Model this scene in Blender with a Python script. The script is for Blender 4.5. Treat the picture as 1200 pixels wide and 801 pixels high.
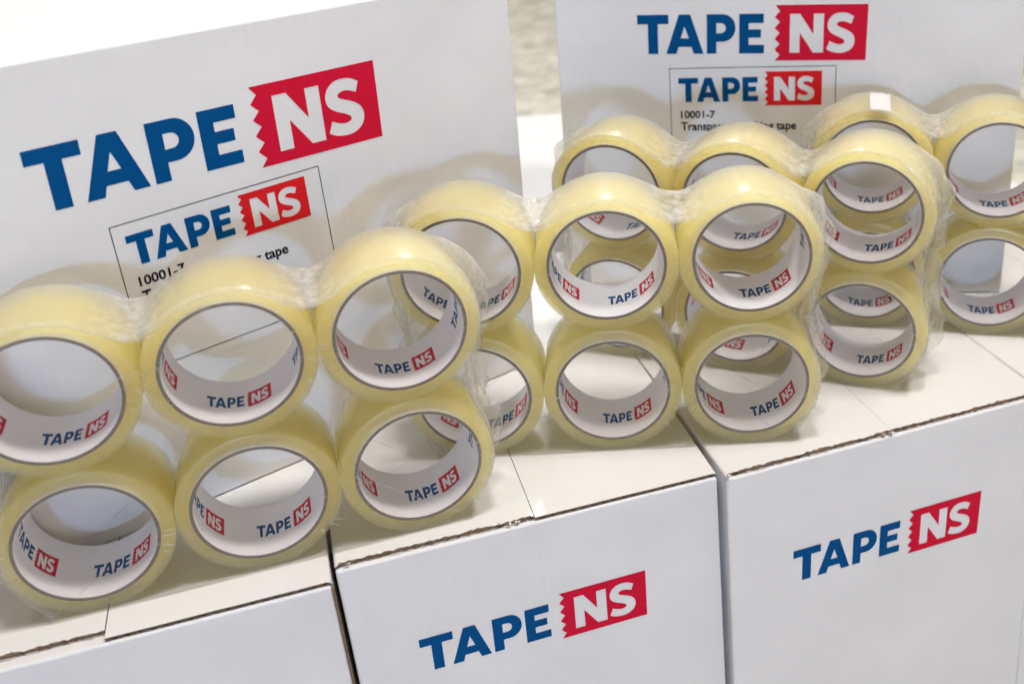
import bpy, bmesh, math, random
from mathutils import Vector, Matrix, noise
from mathutils.geometry import tessellate_polygon
random.seed(7)
for o in list(bpy.data.objects): bpy.data.objects.remove(o)
S = bpy.context.scene
COL = S.collection
MM = 0.001

# ------------------------------------------------------------------ camera
def Rx(a): return Matrix.Rotation(a, 3, 'X')
def Rz(a): return Matrix.Rotation(a, 3, 'Z')
cam_d = bpy.data.cameras.new('camera'); cam = bpy.data.objects.new('camera', cam_d); COL.objects.link(cam)
cam.matrix_world = Matrix.Translation((0.028846, -0.559469, 0.458351)) @ \
    (Rz(-0.2824) @ Rx(math.pi/2 - 0.3802) @ Rz(-0.0500)).to_4x4()
cam_d.sensor_fit = 'HORIZONTAL'; cam_d.sensor_width = 36
cam_d.lens = 1239.37/1200*36
cam_d.shift_x = -111.6/1200; cam_d.shift_y = -181.7/1200
cam_d.clip_start = 0.02; cam_d.clip_end = 60
cam_d.dof.use_dof = True; cam_d.dof.focus_distance = 0.72; cam_d.dof.aperture_fstop = 6.3
S.camera = cam

# ------------------------------------------------------------------ light of the hall
W = bpy.data.worlds.new('World'); S.world = W; W.use_nodes = True
bg = W.node_tree.nodes['Background']
bg.inputs[0].default_value = (1.0, 0.86, 0.72, 1); bg.inputs[1].default_value = 0.26
def lamp(name, loc, target, size, power, color):
    d = bpy.data.lights.new(name, 'AREA'); d.shape = 'DISK'; d.size = size; d.energy = power; d.color = color
    o = bpy.data.objects.new(name, d); COL.objects.link(o); o.location = loc
    o.rotation_euler = (Vector(target) - Vector(loc)).to_track_quat('-Z', 'Y').to_euler()
    return o
# cool spotlight of the hall behind the display
lamp('hall_spotlight', (1.25, 3.0, 3.3), (0.2, 0.2, 0.0), 0.22, 88, (0.90, 0.95, 1.0))
# ceiling spots above the display
lamp('ceiling_spot', (-0.55, -0.35, 2.3), (0.0, 0.1, 0.1), 0.14, 3.0, (1.0, 0.92, 0.85))
lamp('ceiling_spot', (0.25, -0.30, 2.3), (0.2, 0.1, 0.1), 0.34, 24, (1.0, 0.94, 0.90))
lamp('ceiling_spot', (1.05, -0.20, 2.3), (0.3, 0.1, 0.1), 0.34, 25, (1.0, 0.98, 0.95))
# warm fill lamp added low in front, standing in for floor bounce
lamp('low_front_fill', (0.20, -1.90, 0.0), (0.2, 0.0, -0.05), 0.60, 3.6, (1.0, 0.80, 0.72))
# cool daylight opening low in front of the display, to the left
lamp('front_daylight', (-0.60, -3.00, 0.22), (0.15, 0.1, 0.17), 0.22, 28, (0.34, 0.56, 1.0))

S.view_settings.view_transform = 'Standard'; S.view_settings.look = 'None'
S.view_settings.exposure = 0.07; S.view_settings.gamma = 1.0; S.view_settings.use_curve_mapping = False
S.render.engine = 'CYCLES'
S.cycles.use_adaptive_sampling = True; S.cycles.adaptive_threshold = .1; S.cycles.adaptive_min_samples = 16
S.cycles.use_denoising = True
S.cycles.max_bounces = 20; S.cycles.transparent_max_bounces = 48; S.cycles.transmission_bounces = 8
S.cycles.diffuse_bounces = 4; S.cycles.volume_bounces = 20; S.cycles.volume_max_steps = 64; S.cycles.caustics_reflective = False; S.cycles.caustics_refractive = False

# ------------------------------------------------------------------ materials
def nt(name):
    m = bpy.data.materials.new(name); m.use_nodes = True
    t = m.node_tree; b = t.nodes['Principled BSDF']
    return m, t, b
def N(t, kind, **kw):
    n = t.nodes.new(kind)
    for k, v in kw.items(): setattr(n, k, v)
    return n
def L(t, a, b): t.links.new(a, b)
def texco(t, scale=(1, 1, 1), out='Object'):
    c = N(t, 'ShaderNodeTexCoord'); m = N(t, 'ShaderNodeMapping'); m.inputs['Scale'].default_value = scale
    L(t, c.outputs[out], m.inputs['Vector']); return m.outputs['Vector']

def mat_card():
    m, t, b = nt('white_coated_cardboard')
    v = texco(t)
    n1 = N(t, 'ShaderNodeTexNoise'); n1.inputs['Scale'].default_value = 9; n1.inputs['Detail'].default_value = 6; L(t, v, n1.inputs['Vector'])
    r = N(t, 'ShaderNodeValToRGB'); r.color_ramp.elements[0].position = .3; r.color_ramp.elements[1].position = .72
    r.color_ramp.elements[0].color = (.735, .73, .725, 1); r.color_ramp.elements[1].color = (.79, .787, .782, 1)
    L(t, n1.outputs['Fac'], r.inputs['Fac'])
    # scuffs
    n2 = N(t, 'ShaderNodeTexNoise'); n2.inputs['Scale'].default_value = 60; n2.inputs['Detail'].default_value = 8; n2.inputs['Roughness'].default_value = .7
    L(t, texco(t, (1, 1, 4)), n2.inputs['Vector'])
    r2 = N(t, 'ShaderNodeValToRGB'); r2.color_ramp.elements[0].position = .66; r2.color_ramp.elements[1].position = .8
    L(t, n2.outputs['Fac'], r2.inputs['Fac'])
    mx = N(t, 'ShaderNodeMixRGB'); mx.inputs[2].default_value = (.62, .61, .60, 1)
    ma = N(t, 'ShaderNodeMath', operation='MULTIPLY'); ma.inputs[1].default_value = .35; L(t, r2.outputs['Color'], ma.inputs[0])
    L(t, ma.outputs[0], mx.inputs[0]); L(t, r.outputs['Color'], mx.inputs[1]); L(t, mx.outputs[0], b.inputs['Base Color'])
    b.inputs['Roughness'].default_value = .48; b.inputs['Specular IOR Level'].default_value = .35
    # washboard of the flutes and paper waviness
    n3 = N(t, 'ShaderNodeTexNoise'); n3.inputs['Scale'].default_value = 14; n3.inputs['Detail'].default_value = 3; L(t, v, n3.inputs['Vector'])
    n4 = N(t, 'ShaderNodeTexNoise'); n4.inputs['Scale'].default_value = 420; L(t, v, n4.inputs['Vector'])
    bp = N(t, 'ShaderNodeBump'); bp.inputs['Distance'].default_value = .0045; bp.inputs['Strength'].default_value = .5; L(t, n3.outputs['Fac'], bp.inputs['Height'])
    sx = N(t, 'ShaderNodeSeparateXYZ'); L(t, v, sx.inputs[0]); ax = N(t, 'ShaderNodeMath', operation='ADD'); L(t, sx.outputs[0], ax.inputs[0]); L(t, sx.outputs[1], ax.inputs[1])
    aw = N(t, 'ShaderNodeMath', operation='MULTIPLY'); L(t, ax.outputs[0], aw.inputs[0]); aw.inputs[1].default_value = 960
    sn = N(t, 'ShaderNodeMath', operation='SINE'); L(t, aw.outputs[0], sn.inputs[0])
    bf = N(t, 'ShaderNodeBump'); bf.inputs['Distance'].default_value = .00003; bf.inputs['Strength'].default_value = .6; L(t, sn.outputs[0], bf.inputs['Height']); L(t, bp.outputs[0], bf.inputs['Normal'])
    bp2 = N(t, 'ShaderNodeBump'); bp2.inputs['Distance'].default_value = .00012; bp2.inputs['Strength'].default_value = .5
    L(t, n4.outputs['Fac'], bp2.inputs['Height']); L(t, bf.outputs[0], bp2.inputs['Normal']); L(t, bp2.outputs[0], b.inputs['Normal'])
    return m
def mat_plain(name, col, rough=.6, var=.12, scale=200, spec=.02):
    m, t, b = nt(name)
    n = N(t, 'ShaderNodeTexNoise'); n.inputs['Scale'].default_value = scale; n.inputs['Detail'].default_value = 4
    L(t, texco(t), n.inputs['Vector'])
    r = N(t, 'ShaderNodeValToRGB')
    r.color_ramp.elements[0].color = tuple(c*(1-var) for c in col)+(1,); r.color_ramp.elements[1].color = tuple(min(1, c*(1+var)) for c in col)+(1,)
    L(t, n.outputs['Fac'], r.inputs['Fac']); L(t, r.outputs['Color'], b.inputs['Base Color'])
    b.inputs['Roughness'].default_value = rough; b.inputs['Specular IOR Level'].default_value = spec
    return m
def mat_tape(name, rough, f0):
    """clear adhesive tape wound solid: a faintly yellow scattering body behind a glossy surface"""
    m, t, b = nt(name); t.nodes.remove(b)
    v = texco(t)
    # winding layers: fine concentric rings on the side faces
    sep = N(t, 'ShaderNodeSeparateXYZ'); L(t, v, sep.inputs[0])
    cmb = N(t, 'ShaderNodeCombineXYZ'); L(t, sep.outputs[0], cmb.inputs[0]); L(t, sep.outputs[2], cmb.inputs[1])
    ln = N(t, 'ShaderNodeVectorMath', operation='LENGTH'); L(t, cmb.outputs[0], ln.inputs[0])
    nn = N(t, 'ShaderNodeTexNoise', noise_dimensions='1D'); nn.inputs['Scale'].default_value = 2200; nn.inputs['Detail'].default_value = 1; L(t, ln.outputs['Value'], nn.inputs['W'])
    bp = N(t, 'ShaderNodeBump'); bp.inputs['Distance'].default_value = .0002; bp.inputs['Strength'].default_value = .35; L(t, nn.outputs['Fac'], bp.inputs['Height'])
    lw = N(t, 'ShaderNodeLayerWeight'); lw.inputs['Blend'].default_value = .5; L(t, bp.outputs[0], lw.inputs['Normal'])
    pw = N(t, 'ShaderNodeMath', operation='POWER'); L(t, lw.outputs['Facing'], pw.inputs[0]); pw.inputs[1].default_value = 5
    fr = N(t, 'ShaderNodeMath', operation='MULTIPLY_ADD'); L(t, pw.outputs[0], fr.inputs[0]); fr.inputs[1].default_value = .7; fr.inputs[2].default_value = f0
    tr = N(t, 'ShaderNodeBsdfTransparent')
    gl = N(t, 'ShaderNodeBsdfGlossy'); gl.inputs['Roughness'].default_value = rough; L(t, bp.outputs[0], gl.inputs['Normal'])
    mx = N(t, 'ShaderNodeMixShader'); L(t, fr.outputs[0], mx.inputs[0]); L(t, tr.outputs[0], mx.inputs[1]); L(t, gl.outputs[0], mx.inputs[2])
    L(t, mx.outputs[0], t.nodes['Material Output'].inputs['Surface'])
    vs = N(t, 'ShaderNodeVolumeScatter'); vs.inputs['Density'].default_value = 145; vs.inputs['Color'].default_value = (1, 1, 1, 1); vs.inputs['Anisotropy'].default_value = .55
    va = N(t, 'ShaderNodeVolumeAbsorption'); va.inputs['Density'].default_value = 145; va.inputs['Color'].default_value = (1.0, .960, .60, 1)
    ad = N(t, 'ShaderNodeAddShader'); L(t, vs.outputs[0], ad.inputs[0]); L(t, va.outputs[0], ad.inputs[1])
    L(t, ad.outputs[0], t.nodes['Material Output'].inputs['Volume'])
    return m
def mat_film():
    m, t, b = nt('clear_shrink_film'); t.nodes.remove(b)
    at = N(t, 'ShaderNodeAttribute', attribute_name='crumple')
    v = texco(t)
    # fine stretched wrinkles
    n2 = N(t, 'ShaderNodeTexNoise'); n2.inputs['Scale'].default_value = 130; n2.inputs['Detail'].default_value = 2; n2.inputs['Distortion'].default_value = 0
    L(t, texco(t, (1.2, 1.2, .35)), n2.inputs['Vector'])
    mm = N(t, 'ShaderNodeMath', operation='MULTIPLY'); L(t, n2.outputs['Fac'], mm.inputs[0]); L(t, at.outputs['Fac'], mm.inputs[1])
    bp2 = N(t, 'ShaderNodeBump'); bp2.inputs['Distance'].default_value = .003; bp2.inputs['Strength'].default_value = .9; L(t, mm.outputs[0], bp2.inputs['Height'])
    lw = N(t, 'ShaderNodeLayerWeight'); lw.inputs['Blend'].default_value = .5; L(t, bp2.outputs[0], lw.inputs['Normal'])
    pw = N(t, 'ShaderNodeMath', operation='POWER'); L(t, lw.outputs['Facing'], pw.inputs[0]); pw.inputs[1].default_value = 5
    fr = N(t, 'ShaderNodeMath', operation='MULTIPLY_ADD'); L(t, pw.outputs[0], fr.inputs[0]); fr.inputs[1].default_value = .8; fr.inputs[2].default_value = .025
    tr = N(t, 'ShaderNodeBsdfTransparent'); tr.inputs['Color'].default_value = (.985, .985, .98, 1)
    gl = N(t, 'ShaderNodeBsdfGlossy'); gl.inputs['Roughness'].default_value = .08; L(t, bp2.outputs[0], gl.inputs['Normal'])
    mx = N(t, 'ShaderNodeMixShader'); L(t, fr.outputs[0], mx.inputs[0]); L(t, tr.outputs[0], mx.inputs[1]); L(t, gl.outputs[0], mx.inputs[2])
    # white haze of the film; also paints sheen on top and glints on crumples
    df = N(t, 'ShaderNodeBsdfDiffuse'); df.inputs['Color'].default_value = (.85, .85, .84, 1)
    tl = N(t, 'ShaderNodeBsdfTranslucent'); tl.inputs['Color'].default_value = (.85, .85, .84, 1)
    dm = N(t, 'ShaderNodeMixShader'); dm.inputs[0].default_value = .5; L(t, df.outputs[0], dm.inputs[1]); L(t, tl.outputs[0], dm.inputs[2])
    rp = N(t, 'ShaderNodeValToRGB'); rp.color_ramp.elements[0].position = .42; rp.color_ramp.elements[1].position = .72
    L(t, n2.outputs['Fac'], rp.inputs['Fac'])
    hz = N(t, 'ShaderNodeMath', operation='MULTIPLY'); L(t, rp.outputs['Color'], hz.inputs[0]); L(t, at.outputs['Fac'], hz.inputs[1])
    ah = N(t, 'ShaderNodeAttribute', attribute_name='haze_sheen')
    hb = N(t, 'ShaderNodeMath', operation='MULTIPLY_ADD'); L(t, at.outputs['Fac'], hb.inputs[0]); hb.inputs[1].default_value = .13; L(t, ah.outputs['Fac'], hb.inputs[2])
    h2 = N(t, 'ShaderNodeMath', operation='MULTIPLY_ADD'); L(t, hz.outputs[0], h2.inputs[0]); h2.inputs[1].default_value = .38; L(t, hb.outputs[0], h2.inputs[2])
    m2 = N(t, 'ShaderNodeMixShader'); L(t, h2.outputs[0], m2.inputs[0]); L(t, mx.outputs[0], m2.inputs[1]); L(t, dm.outputs[0], m2.inputs[2])
    L(t, m2.outputs[0], t.nodes['Material Output'].inputs['Surface'])
    return m
def mat_seal():
    m, t, b = nt('clear_sealing_tape'); t.nodes.remove(b)
    n1 = N(t, 'ShaderNodeTexNoise'); n1.inputs['Scale'].default_value = 90; n1.inputs['Detail'].default_value = 4; L(t, texco(t, (1, 3, 3)), n1.inputs['Vector'])
    bp = N(t, 'ShaderNodeBump'); bp.inputs['Distance'].default_value = .0006; bp.inputs['Strength'].default_value = .3; L(t, n1.outputs['Fac'], bp.inputs['Height'])
    lw = N(t, 'ShaderNodeLayerWeight'); lw.inputs['Blend'].default_value = .5; L(t, bp.outputs[0], lw.inputs['Normal'])
    pw = N(t, 'ShaderNodeMath', operation='POWER'); L(t, lw.outputs['Facing'], pw.inputs[0]); pw.inputs[1].default_value = 5
    fr = N(t, 'ShaderNodeMath', operation='MULTIPLY_ADD'); L(t, pw.outputs[0], fr.inputs[0]); fr.inputs[1].default_value = .5; fr.inputs[2].default_value = .025
    tr = N(t, 'ShaderNodeBsdfTransparent'); tr.inputs['Color'].default_value = (.996, .994, .985, 1)
    gl = N(t, 'ShaderNodeBsdfGlossy'); gl.inputs['Roughness'].default_value = .15; L(t, bp.outputs[0], gl.inputs['Normal'])
    mx = N(t, 'ShaderNodeMixShader'); L(t, fr.outputs[0], mx.inputs[0]); L(t, tr.outputs[0], mx.inputs[1]); L(t, gl.outputs[0], mx.inputs[2])
    L(t, mx.outputs[0], t.nodes['Material Output'].inputs['Surface'])
    return m
def mat_wall():
    m, t, b = nt('mottled_plaster')
    n = N(t, 'ShaderNodeTexNoise'); n.inputs['Scale'].default_value = 15; n.inputs['Detail'].default_value = 6; n.inputs['Roughness'].default_value = .6; n.inputs['Distortion'].default_value = .8
    L(t, texco(t, (1, 1, .7)), n.inputs['Vector'])
    r = N(t, 'ShaderNodeValToRGB'); r.color_ramp.elements[0].position = .32; r.color_ramp.elements[1].position = .62
    r.color_ramp.elements[0].color = (.46, .43, .34, 1); r.color_ramp.elements[1].color = (.78, .75, .64, 1)
    L(t, n.outputs['Fac'], r.inputs['Fac']); L(t, r.outputs['Color'], b.inputs['Base Color']); b.inputs['Roughness'].default_value = .8
    return m
CARD = mat_card()
KRAFT = mat_plain('brown_corrugated_core', (.20, .14, .09), .9, .5, 700, .1)
BLUE = mat_plain('blue_print', (.002, .075, .235), .42, .06, 120)
RED = mat_plain('crimson_print', (.62, .011, .040), .42, .05, 120)
RED2 = mat_plain('scarlet_print', (.70, .018, .022), .42, .05, 120)
BLACK = mat_plain('black_print', (.018, .016, .016), .5, .1, 120)
GREYC = mat_plain('grey_cardboard_core', (.205, .168, .135), .85, .3, 900, .15)
LINER = mat_plain('white_paper_liner', (.92, .90, .915), .55, .03, 60)
PAPER = mat_plain('white_paper_tab', (.85, .85, .86), .6, .03, 100)
TAPE = mat_tape('clear_adhesive_tape', .28, .06); FILM = mat_film(); SEAL = mat_seal(); WALL = mat_wall()
FLOORM = WALL

# ------------------------------------------------------------------ helpers
def mesh(name, verts, faces, mats, smooth=False, midx=None):
    me = bpy.data.meshes.new(name); me.from_pydata([tuple(v) for v in verts], [], faces)
    for m in (mats if isinstance(mats, (list, tuple)) else [mats]): me.materials.append(m)
    if smooth:
        for p in me.polygons: p.use_smooth = True
    if midx:
        for p, i in zip(me.polygons, midx): p.material_index = i
    me.update(); return me
def obj(name, me, parent=None, loc=(0, 0, 0), mat=None):
    o = bpy.data.objects.new(name, me); COL.objects.link(o)
    if parent: o.parent = parent
    o.location = loc
    if mat is not None: o.matrix_local = mat
    return o
def tag(o, label, cat, group=None):
    o['label'] = label; o['category'] = cat
    if group: o['group'] = group
    return o
def empty(name, m4):
    o = bpy.data.objects.new(name, None); COL.objects.link(o); o.empty_display_size = .02; o.matrix_world = m4; return o
def bm_mesh(name, bm, mats, smooth=False):
    me = bpy.data.meshes.new(name); bm.to_mesh(me); bm.free()
    for m in (mats if isinstance(mats, (list, tuple)) else [mats]): me.materials.append(m)
    if smooth:
        for p in me.polygons: p.use_smooth = True
    return me
def box_bm(x0, x1, y0, y1, z0, z1, bev=0, seg=3, skip_bottom=False):
    bm = bmesh.new()
    vs = [bm.verts.new(c) for c in ((x0,y0,z0),(x1,y0,z0),(x1,y1,z0),(x0,y1,z0),(x0,y0,z1),(x1,y0,z1),(x1,y1,z1),(x0,y1,z1))]
    for f in ((0,3,2,1),(4,5,6,7),(0,1,5,4),(1,2,6,5),(2,3,7,6),(3,0,4,7)): bm.faces.new([vs[i] for i in f])
    if bev: bmesh.ops.bevel(bm, geom=list(bm.edges), offset=bev, segments=seg, affect='EDGES', profile=.5)
    return bm

# ------------------------------------------------------------------ logo lettering (flat outlines, unit = width of the red block)
def U(pts, a=1.0, b_=0.0): return [((x-1390)/862.0*a+b_, (558-y)/862.0*1.116) for x, y in pts]
def arc(cx, cy, rx, ry, a0, a1, n):
    return [(cx+rx*math.cos(math.radians(a0+(a1-a0)*i/n)), cy+ry*math.sin(math.radians(a0+(a1-a0)*i/n))) for i in range(n+1)]
LT = [[(88,146),(390,146),(390,228),(286,228),(286,494),(190,494),(190,228),(88,228)]]
LA = [[(490,146),(598,146),(722,494),(628,494),(606,432),(482,432),(462,494),(363,494)], [(542,250),(582,355),(505,355)]]
LP_ = [[(755,146)]+arc(907,267,121,121,-90,90,14)+[(846,388),(846,494),(755,494)], [(846,223)]+arc(889,268,46,45,-90,90,8)+[(846,313)]]
LE = [[(1062,146),(1292,146),(1292,226),(1152,226),(1152,282),(1268,282),(1268,354),(1152,354),(1152,418),(1297,418),(1297,494),(1062,494)]]
ZZ = [(1390,73)]
for i, (n_, t_) in enumerate(zip((125,220,315,412,508), (175,270,365,460,558))): ZZ += [(1433,n_), (1385 if i < 4 else 1390, t_)]
LBOX = ZZ + [(2248,558),(2252,73)]
LN = [(x+1160,y) for x,y in [(368,150),(462,150),(590,327),(590,150),(686,150),(686,490),(590,490),(462,315),(462,490),(368,490)]]
def catmull(pts, n=3):
    out = []; m = len(pts)
    for i in range(m-1):
        p0, p1, p2, p3 = pts[max(i-1,0)], pts[i], pts[i+1], pts[min(i+2,m-1)]
        for k in range(n):
            t = k/n
            out.append(tuple(.5*((2*b)+(-a+c)*t+(2*a-5*b+4*c-d)*t*t+(-a+3*b-3*c+d)*t**3) for a,b,c,d in zip(p0,p1,p2,p3)))
    return out+[pts[-1]]
S1 = [(965,178),(910,150),(850,142),(790,152),(740,190),(720,245),(735,298),(785,335),(840,358),(875,378),(884,395),(872,410),(835,417),(790,408),(745,388)]
S2 = [(715,458),(760,482),(835,494),(900,485),(955,450),(978,390),(962,335),(915,298),(860,275),(820,258),(808,243),(818,228),(850,218),(895,224),(940,242)]
LS = [(x+1160,y) for x,y in catmull(S1)+catmull(S2)]
def tess(loops):
    loops3 = [[Vector((x,y,0)) for x,y in l] for l in loops]
    flat = [v for l in loops3 for v in l]
    tris = tessellate_polygon(loops3)
    out = []
    for t in tris:
        a, b, c = (flat[i] for i in t)
        if (b-a).cross(c-a).z < 0: t = (t[0], t[2], t[1])
        out.append(tuple(t))
    return flat, out
BLUE_LOOPS = [[U(l, 1.0136, -.0125) for l in g] for g in (LT, LA, LP_, LE)]
RED_LOOPS = [[U(LBOX), U(LN), U(LS)]]
def logo_bm(groups, fx, cut=None):
    """fx maps unit logo coords to a 3-D point; cut = list of x positions to slice at before mapping"""
    bm = bmesh.new()
    for g in groups:
        vs, ts = tess(g); bv = [bm.verts.new(v) for v in vs]
        for t in ts:
            try: bm.faces.new([bv[i] for i in t])
            except ValueError: pass
    if cut:
        for c in cut:
            bmesh.ops.bisect_plane(bm, geom=list(bm.verts)+list(bm.edges)+list(bm.faces), plane_co=(c,0,0), plane_no=(1,0,0))
    for v in bm.verts: v.co = Vector(fx(v.co.x, v.co.y))
    bm.normal_update()
    return bm

# ------------------------------------------------------------------ setting
fl = obj('floor', mesh('floor', [(-6,-4,-.3215),(6,-4,-.3215),(6,5,-.3215),(-6,5,-.3215)], [(0,1,2,3)], FLOORM)); fl['kind'] = 'structure'

# ------------------------------------------------------------------ cartons
CW, CD, CH, TH = 259*MM, 391*MM, 320*MM, 3.0*MM
def edge_curve(x0, x1, y, torn, seed):
    rnd = random.Random(seed); n = int((x1-x0)/(1.3*MM)); pts = []
    for i in range(n+1):
        x = x0+(x1-x0)*i/n
        j = 0
        if torn: j = (noise.noise(Vector((x*60, seed, 0)))*1.3+noise.noise(Vector((x*260, seed, 3)))*1.2+rnd.uniform(-.45,.45))*MM
        else: j = noise.noise(Vector((x*40, seed, 0)))*.25*MM
        pts.append((x, y+j))
    return pts
def sheet(pts, yb, z0, z1, side_mat_front=1):
    """thin sheet from a wavy front edge back to yb"""
    v, f, mi = [], [], []
    n = len(pts)
    for z in (z0, z1):
        for x, y in pts: v.append((x, y, z))
        for x, y in pts: v.append((x, yb, z))
    for i in range(n-1):
        f.append((2*n+i, 2*n+i+1, 3*n+i+1, 3*n+i)); mi.append(0)
        f.append((i, n+i, n+i+1, i+1)); mi.append(1)
        f.append((i, i+1, 2*n+i+1, 2*n+i)); mi.append(side_mat_front)
        f.append((n+i, 3*n+i, 3*n+i+1, n+i+1)); mi.append(1)
    f.append((0, 2*n, 3*n, n)); mi.append(1)
    f.append((n-1, 2*n-1, 4*n-1, 3*n-1)); mi.append(1)
    return v, f, mi
def flap_mesh(side, W_, D_, inset, torn, seed):
    """major flap of corrugated board: upper liner, lower liner, fluted medium visible at the cut edge; hinge rolled over the side"""
    hw = W_/2
    gp = (.35 if seed < 20 else .10)*MM
    x0, x1 = (2.2*MM, hw-gp) if side < 0 else (hw+gp, W_-2.2*MM)
    V, F, Mi = [], [], []
    def add(v, f, mi):
        b = len(V); V.extend(v); F.extend([tuple(i+b for i in q) for q in f]); Mi.extend(mi)
    e1 = edge_curve(x0, x1, inset+(1.3*MM if torn else 0), torn, seed); e2 = edge_curve(x0, x1, inset+.3*MM, torn, seed+5)
    add(*sheet(e1, D_-2*MM, -.5*MM, 0)); add(*sheet(e2, D_-2*MM, -TH+.05*MM, -TH+.5*MM))
    add(*sheet([(x, y+.9*MM) for x, y in e2], D_-2*MM, -TH+.55*MM, -.6*MM, 1)[:2], [1]*(4*(len(e2)-1)+2))
    # fluted medium
    n = int((x1-x0)/(.9*MM)); v = []; f = []
    for i in range(n+1):
        x = x0+(x1-x0)*i/n; z = -TH/2+.05*MM+(TH/2-.55*MM)*math.sin(i*math.pi/4*1.02)
        yj = inset+.5*MM+(noise.noise(Vector((x*300, seed, 9)))*(1.0 if torn else .2)*MM)
        v += [(x, yj, z), (x, yj+30*MM, z)]
    for i in range(n): f.append((2*i, 2*i+1, 2*i+3, 2*i+2))
    add(v, f, [1]*len(f))
    # rolled hinge at the outer side
    xo = 0 if side < 0 else W_; sg = 1 if side < 0 else -1
    xi = x0 if side < 0 else x1; r = 2.2*MM; m = 6; base = len(V)
    for k in range(m+1):
        a = math.pi/2*k/m
        X = xi-sg*r*math.sin(a); Z = -r+r*math.cos(a)
        for y in (inset*.5+.4*MM, D_-2*MM): V.append((X-sg*.18*MM*math.sin(a), y, Z))
    for y in (inset*.5+.4*MM, D_-2*MM): V.append((xo-sg*.02*MM, y, -TH-9*MM))
    for k in range(m+1):
        q = (base+2*k, base+2*k+1, base+2*k+3, base+2*k+2)
        F.append(q if side < 0 else q[::-1]); Mi.append(0)
    return mesh('flap', V, F, [CARD, KRAFT], False, Mi)
def scrap_mesh(seed, r=2.2*MM):
    rnd = random.Random(seed); v = []; f = []
    for i in range(5):
        a = i*1.25; v.append((math.cos(a)*r*rnd.uniform(.5,1.2), math.sin(a)*r*rnd.uniform(.3,.8), rnd.uniform(0,1.4)*MM))
    v.append((0, 0, .6*MM)); f = [(i, (i+1) % 5, 5) for i in range(5)]
    return mesh('torn_scrap', v, f, [CARD, KRAFT], False, [i % 2 for i in range(5)])
def carton(m4, label, group, insets=((1.6,False),(1.6,False)), seed=1, W_=CW, D_=CD, corner_cut=None, seal=False, rack=0, scraps=()):
    """local frame: x across the narrow front, y back, z = 0 at the top face"""
    o = empty('cardboard_carton', m4 @ Matrix.Translation((0,0,-CH)))
    tag(o, label, 'carton', group); up = (0,0,CH)
    bm = box_bm(0, W_, 0, D_, -CH, -TH, 1.6*MM, 3)
    # let the panels bow a little, as board does
    bmesh.ops.subdivide_edges(bm, edges=[e for e in bm.edges if e.calc_length() > .1], cuts=5, use_grid_fill=True)
    for v in bm.verts: v.co.x -= (v.co.z+TH)*rack
    bd = obj('body', bm_mesh('body', bm, CARD, False), o, up)
    for side, (ins, torn) in zip((-1, 1), insets):
        obj('flap', flap_mesh(side, W_, D_, ins*MM, torn, seed+side*3), o, up)
    if corner_cut:
        x = W_-.3*MM
        bm = box_bm(x-.2*MM, x+1.4*MM, -.5*MM, 1.9*MM, -CH, -TH-.6*MM, .3*MM, 1)
        for v in bm.verts: v.co.x -= (v.co.z+TH)*rack
        obj('cut_board_edge', bm_mesh('cut_board_edge', bm, KRAFT), o, up)
    if seal:
        w = 24*MM; d = 30*MM; v = []; f = []
        prof = [(D_-6*MM, .12*MM), (12*MM, .12*MM), (1.0*MM, .10*MM), (-.02*MM, -.9*MM), (-.16*MM, -TH-2.4*MM), (-.16*MM, -d*.5), (-.16*MM, -d)]
        for (y, z) in prof: v += [(W_/2-w, y, z), (W_/2+w, y, z)]
        for i in range(len(prof)-1): f.append((2*i, 2*i+2, 2*i+3, 2*i+1))
        obj('sealing_tape', mesh('sealing_tape', v, f, SEAL), o, up)
    for k, (x, y) in enumerate(scraps):
        obj('torn_scrap', scrap_mesh(seed*7+k), o, (x*MM, y*MM, CH-.6*MM))
    return o
def T4(x, y, z, yaw): return Matrix.Translation((x*MM, y*MM, z*MM)) @ Matrix.Rotation(yaw, 4, 'Z')
G1 = 'white cartons forming the display base'
cA = carton(T4(-1.6-259, -13.3-4.1, 0, .016), 'plain white carton with a torn left flap edge, at the bottom left corner', G1, ((7.5,True),(1.4,False)), 11, rack=.030, corner_cut=True)
cB = carton(T4(1.3, -1.0, 0, .010), 'white carton with blue and red logo, middle of the front row', G1, ((2.6,True),(1.4,False)), 22, rack=.030, scraps=((3,3),(8,1),(118,2),(112,1.5),(106,3)))
cC = carton(T4(265.4, -3.3, 0, .033), 'white carton with blue and red logo, right end of the front row', G1, ((1.8,True),(2.0,True)), 33, W_=265*MM, rack=.030, scraps=((1,-.2),(125,1),(131,.8)))
cD = carton(T4(531.6, 7.0, 0, .040), 'white carton of which only a corner of the top shows, right edge', G1, ((2,True),(2,False)), 44, rack=.030)
cE = carton(T4(205, 475, 0, -.24), 'brightly lit white carton top seen in the gap between the standing cartons', G1, seed=55)
# rear cartons: the long side faces the camera
def rear(px, py, yaw, u0, u1, label, group, seed):
    w = (u1-u0)*MM
    # long side along u: local carton y axis runs along -u, x axis runs back
    m = T4(px, py, 0.4, yaw) @ Matrix.Translation((u1*MM, 0, CH+.0003)) @ Matrix.Rotation(math.pi/2, 4, 'Z')
    return carton(m, label, group, seed=seed, D_=w, seal=False)
G2 = 'white cartons standing upright behind the tape'
cL = rear(-79.73, 97.10, .3561, -114.5, 276.5, 'large white carton standing behind the left tape packs, logo and label tilted', G2, 66)
cR = rear(358.5, 264.2, -.4418, -126.5, 264.5, 'large white carton standing behind the right tape packs', G2, 77)

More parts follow.
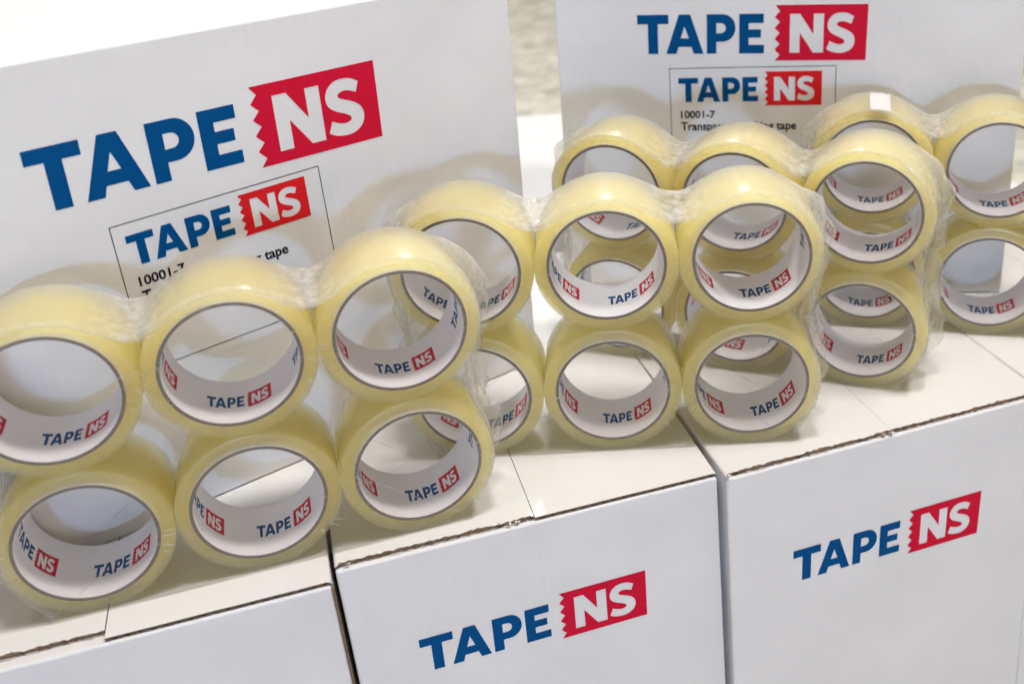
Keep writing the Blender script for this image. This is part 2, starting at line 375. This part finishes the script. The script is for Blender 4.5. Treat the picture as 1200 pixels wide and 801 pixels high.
def print_on(carton_obj, face_m4, u0, v0, scale, rot, name='logo_print', red=RED):
    """flat print on a carton face; face frame: x along the face, z up, -y out"""
    e = bpy.data.objects.new(name, None); COL.objects.link(e); e.empty_display_size = .01
    e.parent = carton_obj
    e.matrix_parent_inverse = carton_obj.matrix_world.inverted()
    e.matrix_basis = face_m4 @ Matrix.Translation((u0*MM, -.18*MM, v0*MM)) @ Matrix.Rotation(-rot, 4, 'Y')
    s = scale*MM
    for nm, g, mt in (('blue_lettering', BLUE_LOOPS, BLUE), ('red_block', RED_LOOPS, red)):
        bm = logo_bm(g, lambda x, y: (x*s, 0, y*s))
        obj(nm, bm_mesh(nm, bm, mt), e)
    return e
FA_L = T4(-79.73, 97.10, .4, .3561); FA_R = T4(358.5, 264.2, .4, -.4418)
FA_B = T4(1.3, -1.0, 0, .010); FA_C = T4(265.4, -3.3, 0, .033)
bpy.context.view_layer.update()
print_on(cL, FA_L, 79.5, 224.4, 86.4, .007)
print_on(cR, FA_R, 61.5, 216.8, 75.7, -.003)
print_on(cB, FA_B, 141.5, -106.2, 62.8, .012)
print_on(cC, FA_C, 151.6, -116.0, 63.9, -.002)
def text_mesh(txt, height, bold):
    c = bpy.data.curves.new('t', 'FONT'); c.body = txt; c.size = 1; c.offset = bold; c.resolution_u = 3
    o = bpy.data.objects.new('t', c); COL.objects.link(o)
    dg = bpy.context.evaluated_depsgraph_get(); me = bpy.data.meshes.new_from_object(o.evaluated_get(dg))
    bpy.data.objects.remove(o)
    return me
def label_on(carton_obj, face_m4, u, v, rot, k):
    """printed label: thin frame, small logo, two lines of text; u, v = upper left corner"""
    base = face_m4 @ Matrix.Translation((u*MM, -.12*MM, v*MM)) @ Matrix.Rotation(-rot, 4, 'Y')
    e = bpy.data.objects.new('printed_label', None); COL.objects.link(e); e.parent = carton_obj
    e.matrix_parent_inverse = carton_obj.matrix_world.inverted(); e.matrix_basis = base; e.empty_display_size = .01
    w, h, t = 135.2*k*MM, 101*k*MM, .55*MM
    v_, f_ = [], []
    for x0, x1, z0, z1 in ((0,w,-t,0),(0,w,-h,-h+t),(0,t,-h+t,-t),(w-t,w,-h+t,-t)):
        b = len(v_); v_ += [(x0,0,z0),(x1,0,z0),(x1,0,z1),(x0,0,z1)]; f_.append((b,b+1,b+2,b+3))
    obj('label_frame', mesh('label_frame', v_, f_, BLACK), e)
    s = 45.9*k*MM; off = (78.2*k*MM, -.05*MM, -33.0*k*MM)
    for nm, g, mt in (('blue_lettering', BLUE_LOOPS, BLUE), ('red_block', RED_LOOPS, RED2)):
        obj(nm, bm_mesh(nm, logo_bm(g, lambda x, y: (x*s, 0, y*s)), mt), e, off)
    for txt, wd, x, z in (('10001-7', 28.6, 8.6, -43.2), ('Transparent packing tape', 95.5, 8.3, -53.8)):
        me = text_mesh(txt, 1, .024)
        xs = [q.co.x for q in me.vertices]; sc = wd*k*MM/(max(xs)-min(xs)); mn = min(xs)
        for q in me.vertices: q.co = Vector(((q.co.x-mn)*sc, 0, q.co.y*sc*(1.0 if txt[0] == '1' else 1.08)))
        me.materials.clear(); me.materials.append(BLACK)
        o = obj('black_lettering', me, e, (x*k*MM, -.05*MM, z*k*MM))
label_on(cL, FA_L, -18.5, 211.9, .031, 1.0)
label_on(cR, FA_R, -28.9, 210.5, .012, 1.05)

# ------------------------------------------------------------------ tape rolls
RO, RC, RI, RW = 48.75*MM, 40.3*MM, 38.2*MM, 48*MM
def lathe(profile, seg, name, mats, midx=None, smooth_ang=None):
    """closed profile of (r, y) spun about the y axis"""
    n = len(profile); V = []; F = []; Mi = []
    for i in range(seg):
        a = 2*math.pi*i/seg
        for r, y in profile: V.append((r*math.sin(a), y, -r*math.cos(a)))
    for i in range(seg):
        j = (i+1) % seg
        for k in range(n):
            l = (k+1) % n
            F.append((i*n+k, i*n+l, j*n+l, j*n+k)); Mi.append(midx[k] if midx else 0)
    me = mesh(name, V, F, mats, True, Mi)
    return me
def fix_normals(me):
    bm = bmesh.new(); bm.from_mesh(me); bmesh.ops.recalc_face_normals(bm, faces=bm.faces); bm.to_mesh(me); bm.free()
    return me
b = .5*MM
W_PROF = [(RC+.05*MM, 0), (RC+2.5*MM, -.10*MM), (RC+5*MM, .05*MM), (RO-b, 0), (RO-.3*b, .3*b), (RO, b), (RO, RW*.5), (RO, RW-b), (RO-.3*b, RW-.3*b), (RO-b, RW), (RC+.05*MM, RW)]
WIND = fix_normals(lathe(W_PROF, 128, 'tape_winding', TAPE))
C_PROF = [(RI, -.35*MM), (RI+.25*MM, -.6*MM), (RC-.2*MM, -.6*MM), (RC, -.3*MM), (RC, RW+.2*MM), (RI, RW+.2*MM)]
CORE = fix_normals(lathe(C_PROF, 128, 'cardboard_core', [GREYC, LINER], [0,0,0,1,0,0]))
LN_PROF = [(RI-.15*MM, -.25*MM), (RI-.02*MM, -.25*MM), (RI-.02*MM, RW+.15*MM), (RI-.15*MM, RW+.15*MM)]
LIN = fix_normals(lathe(LN_PROF, 128, 'paper_liner', LINER))
for me in (WIND, CORE, LIN):
    bm = bmesh.new(); bm.from_mesh(me)
    for e in bm.edges:
        if len(e.link_faces) == 2 and e.calc_face_angle() > .6: e.smooth = False
    bm.to_mesh(me); bm.free()
# print on the inside of the core: logo bent round the cylinder (letters stand along the axis)
PR = RI-.22*MM
def bent(x, y):
    t = (x+1.543)/2.543*math.radians(58.5)
    d = (14.6+y*16.6/.628)*MM
    return (PR*math.sin(t), d, -PR*math.cos(t))
cuts = [-1.53+.06*i for i in range(43)]
BLUE_BENT = bm_mesh('blue_lettering', logo_bm(BLUE_LOOPS, bent, cuts), BLUE)
RED_BENT = bm_mesh('red_block', logo_bm(RED_LOOPS, bent, cuts), RED)
PACKS = [(-182.09, 9.96, .0240), (62.70, 93.62, -.2800), (204.55, 203.13, -.6121), (412.75, 166.85, -.5145)]
A0 = {(0,0,1):-20.5,(0,0,0):-9.6,(0,1,1):-31,(0,1,0):-11,(0,2,1):-26,(0,2,0):-14.5,(1,0,1):2,(1,0,0):6,(1,1,1):-.5,(1,1,0):-13,
      (1,2,1):-8,(1,2,0):4,(2,0,1):6.8,(2,0,0):-30,(2,1,1):-8,(2,1,0):36,(2,2,1):-3,(2,2,0):-6,(3,0,1):-15,(3,0,0):-22,(3,1,1):-15,(3,1,0):-18,(3,2,1):-28,(3,2,0):5}
PACKN = ['front left pack', 'second pack from the left', 'third pack from the left', 'pack at the right edge']
COLN = ['left', 'middle', 'right']; ROWN = ['bottom', 'top']
DY = {}
for k, (px, py, yaw) in enumerate(PACKS):
    M4 = T4(px, py, .35, yaw)
    for c in range(3):
        for r in range(2):
            rnd = random.Random(k*10+c*2+r)
            off = Matrix.Translation(((48.824*(2*c+1))*MM, rnd.uniform(-.6,.6)*MM, (48.824*(2*r+1))*MM))
            o = empty('tape_roll', M4 @ off)
            extra = ' with white tab' if (k, c, r) == (3, 0, 1) else ''
            tag(o, 'clear tape roll%s, %s row, %s column, %s' % (extra, ROWN[r], COLN[c], PACKN[k]), 'tape roll', 'rolls of clear packing tape')
            obj('tape_winding', WIND, o, mat=Matrix.Rotation(rnd.uniform(0,6), 4, 'Y'))
            co = obj('cardboard_core', CORE, o)
            obj('paper_liner', LIN, co)
            for q in range(4):
                step = 90*q if (k, c, r) != (1, 0, 1) else (0, 90, 180, 304)[q]   # one core whose wrap overlaps at the seam
                a = math.radians(A0[(k,c,r)]+step)
                mt = Matrix.Rotation(-a, 4, 'Y')
                ang = (A0[(k,c,r)]+step+29) % 360
                if 115 < ang < 245: continue      # print that would lie on the seam at the top
                obj('blue_lettering', BLUE_BENT, co, mat=mt); obj('red_block', RED_BENT, co, mat=mt)
            if extra:
                v, f = [], []; n = 8; rr = RO+.12*MM
                for i in range(n+1):
                    a = math.radians(-4+19*i/n)
                    for y in (.2*MM, 44*MM): v.append((rr*math.sin(a), y, rr*math.cos(a)))
                for i in range(n): f.append((2*i, 2*i+2, 2*i+3, 2*i+1))
                obj('end_tab', mesh('end_tab', v, f, PAPER), o)

# ------------------------------------------------------------------ shrink film round every pack of six
def smax(a, b, k):
    h = max(k-abs(a-b), 0)/k
    return max(a, b)+h*h*k*.25
def film(k, px, py, yaw, label):
    R = 48.824+.5; Wp = 6*48.824; Hp = 4*48.824; r0 = 48.824
    sag = (19, 16, 19, 18)[k]
    out = []   # outline (x, z, nx) counter-clockwise seen from the front, starting bottom left
    def top(x):
        z = -1e9
        for c in (1, 3, 5):
            d = x-c*r0
            if abs(d) < R: z = max(z, 3*r0+math.sqrt(R*R-d*d))
        mid = Hp+.5-sag-1.5*math.sin(x*.06+k)
        if r0 < x < 5*r0: z = smax(z, mid, 13)
        return z
    n = 260
    sd0 = smax(math.sqrt(R*R-r0*r0), r0*.62, 14)
    # bottom
    for i in range(60): out.append((r0-sd0+(Wp-2*r0+2*sd0)*i/60, -.15))
    # right side going up
    def side(z):
        x = -1e9
        for c in (1, 3):
            d = z-c*r0
            if abs(d) < R: x = max(x, math.sqrt(R*R-d*d))
        if z < r0: x = smax(x, r0*.62, 14) if z < r0 else x
        if r0 < z < 3*r0: x = smax(x, R-6.5, 8)
        return x
    zs = [(3*r0)*i/110 for i in range(110)]
    for z in zs: out.append((Wp-r0+side(z), max(z, -.15)))
    # upper right corner arc, top, upper left arc
    for i in range(24):
        a = math.pi/2*i/24; out.append((Wp-r0+R*math.cos(a), 3*r0+R*math.sin(a)))
    for i in range(n): 
        x = 5*r0-4*r0*i/n; out.append((x, top(x)))
    for i in range(24):
        a = math.pi/2+math.pi/2*i/24; out.append((r0+R*math.cos(a), 3*r0+R*math.sin(a)))
    for z in reversed(zs[1:]): out.append((r0-side(z), max(z, -.15)))
    m = len(out); cx, cz = Wp/2, Hp/2
    nrm = []
    for i in range(m):
        a, b_ = out[i-2], out[(i+2) % m]; tx, tz = b_[0]-a[0], b_[1]-a[1]; l = math.hypot(tx, tz) or 1
        nrm.append((tz/l, -tx/l))
    # depth stations: front face loops (scale), rounded rim, sleeve, rim, back loops
    st = []
    for s in (0.0, .2, .4, .55, .68, .78, .86, .92, .96): st.append(('f', s))
    for d, y in ((-2.0,-1.7), (-1.0,-1.4), (-.3,-.6), (0,.6)): st.append(('r', d, y))
    for i in range(1, 33): st.append(('r', 0, .6+46.5*i/33))
    for d, y in ((0,47.1), (-.3,48.1), (-1.0,48.75), (-2.0,49.0)): st.append(('r', d, y))
    for s in (.96, .9, .8, .65, .45, .2, 0.0): st.append(('b', s))
    V, F, A, H = [], [], [], []
    for q in st:
        for i, ((x, z), (nx, nz)) in enumerate(zip(out, nrm)):
            if q[0] in 'fb':
                bx, bz = x-2*nx, z-2*nz
                X, Z = cx+(bx-cx)*q[1], cz+(bz-cz)*q[1]
                w = noise.noise(Vector((X*.03, Z*.03, k*7.7)))*.35
                Y = (-1.7-abs(w)) if q[0] == 'f' else (49.0+abs(w)*1.2)
                endw = max(0, 1-min(X, Wp-X)/16.0)
                vz = max(0, 1-abs(Z-(Hp-8))/12.0)*.25
                V.append((X*MM, Y*MM, max(Z, .1)*MM)); A.append(min(1, .6*endw+vz)); H.append(.006)
            else:
                _, d, y = q
                e = max(0, abs(nx)-.45)/.55 if (x < r0*.9 or x > Wp-r0*.9) else 0
                if z < 4: e *= z/4
                t = y/48
                yc = .62+.18*noise.noise(Vector((z*.03, k*3.1, 1.0 if nx > 0 else 5.0)))
                fin = 11.0*e*math.exp(-((t-yc)/.13)**2)*(1+.45*noise.noise(Vector((z*.09, k*2.2, nx))))
                cr = e*(noise.noise(Vector((z*.022, y*.24, k*9.1+nx)))*2.4+noise.noise(Vector((z*.05, y*.55, k*4.1)))*.9)*min(1, 6*t*(1-t)+.15)
                # little gathers where the film bridges two rolls
                g = 0
                if nz > .5 and r0 < x < 5*r0:
                    ph = ((x/r0) % 2); br = max(0, 1-abs(ph-0 if ph < 1 else 2-ph)/.45)
                    wv = noise.noise(Vector((x*.05, y*.07, k*2.5)))*9
                    g = br*(noise.noise(Vector((x*.13+wv*.2, y*.05, k*5.5)))*1.6+(1-abs(noise.noise(Vector((x*.32+wv*.35, y*.16+wv*.1, k*6.5))))*2)*1.1-.5)*min(1, 8*t*(1-t)+.25)
                    e2 = br
                else: e2 = 0
                o_ = d+fin+max(cr, -.4)+max(g, -3)
                V.append(((x+nx*o_)*MM, y*MM, max(z+nz*o_, .1)*MM))
                H.append(.006+.32*min(1, max(0, (nz-.1)/.7))); A.append(.02+.75*e+.95*e2+(.15 if (d < 0 or y < .7 or y > 47) and nz > .2 else 0))  # upward film paled as painted sheen, top rims whitened as painted highlight
    for s in range(len(st)-1):
        for i in range(m):
            j = (i+1) % m
            F.append((s*m+i, s*m+j, (s+1)*m+j, (s+1)*m+i))
    # small raised wrinkles of the film beside the holes, whitened to paint their glints
    rnd = random.Random(90+k)
    for q in range(150):
        c, r = rnd.randrange(3), rnd.randrange(2); sd = rnd.choice((-1, 1))
        th = rnd.gauss(-10, 16); a = math.radians(th if sd > 0 else 180-th); r1 = rnd.uniform(36, 46); ln = rnd.choice((2, 3, 4, 6, 9))*rnd.uniform(.8, 1.2)
        x0, z0 = r0*(2*c+1)+r1*math.cos(a), r0*(2*r+1)+r1*math.sin(a)
        d = a+rnd.gauss(0, .22); dx, dz = math.cos(d), math.sin(d); w = rnd.uniform(.09, .2); h = rnd.uniform(.25, .6)
        b0 = len(V)
        for u, e_ in ((0, .15), (.35, 1), (.7, .8), (1, .1)):
            X, Z = x0+dx*ln*u, z0+dz*ln*u
            V.extend([((X-dz*w*e_)*MM, -2.15*MM, max(.3, Z+dx*w*e_)*MM), (X*MM, (-2.15-h*e_)*MM, max(.3, Z)*MM), ((X+dz*w*e_)*MM, -2.15*MM, max(.3, Z-dx*w*e_)*MM)]); A.extend([2.6]*3); H.extend([.1]*3)
        for u in range(3):
            for v_ in range(2): F.append((b0+3*u+v_, b0+3*u+3+v_, b0+3*u+4+v_, b0+3*u+1+v_))
    me = mesh('shrink_film', V, F, FILM, True)
    at = me.attributes.new('crumple', 'FLOAT', 'POINT'); at.data.foreach_set('value', A)
    at = me.attributes.new('haze_sheen', 'FLOAT', 'POINT'); at.data.foreach_set('value', H)
    o = obj('shrink_film', me, mat=T4(px, py, .15, yaw))
    tag(o, label, 'plastic film', 'shrink film wrapped round six rolls')
FL = ['clear shrink film wrapped tightly round the six rolls of the front left pack', 'clear shrink film round the second pack from the left',
      'clear shrink film round the third pack from the left, crumpled right end', 'clear shrink film round the pack cut off by the right edge']
for k, (px, py, yaw) in enumerate(PACKS): film(k, px, py, yaw, FL[k])
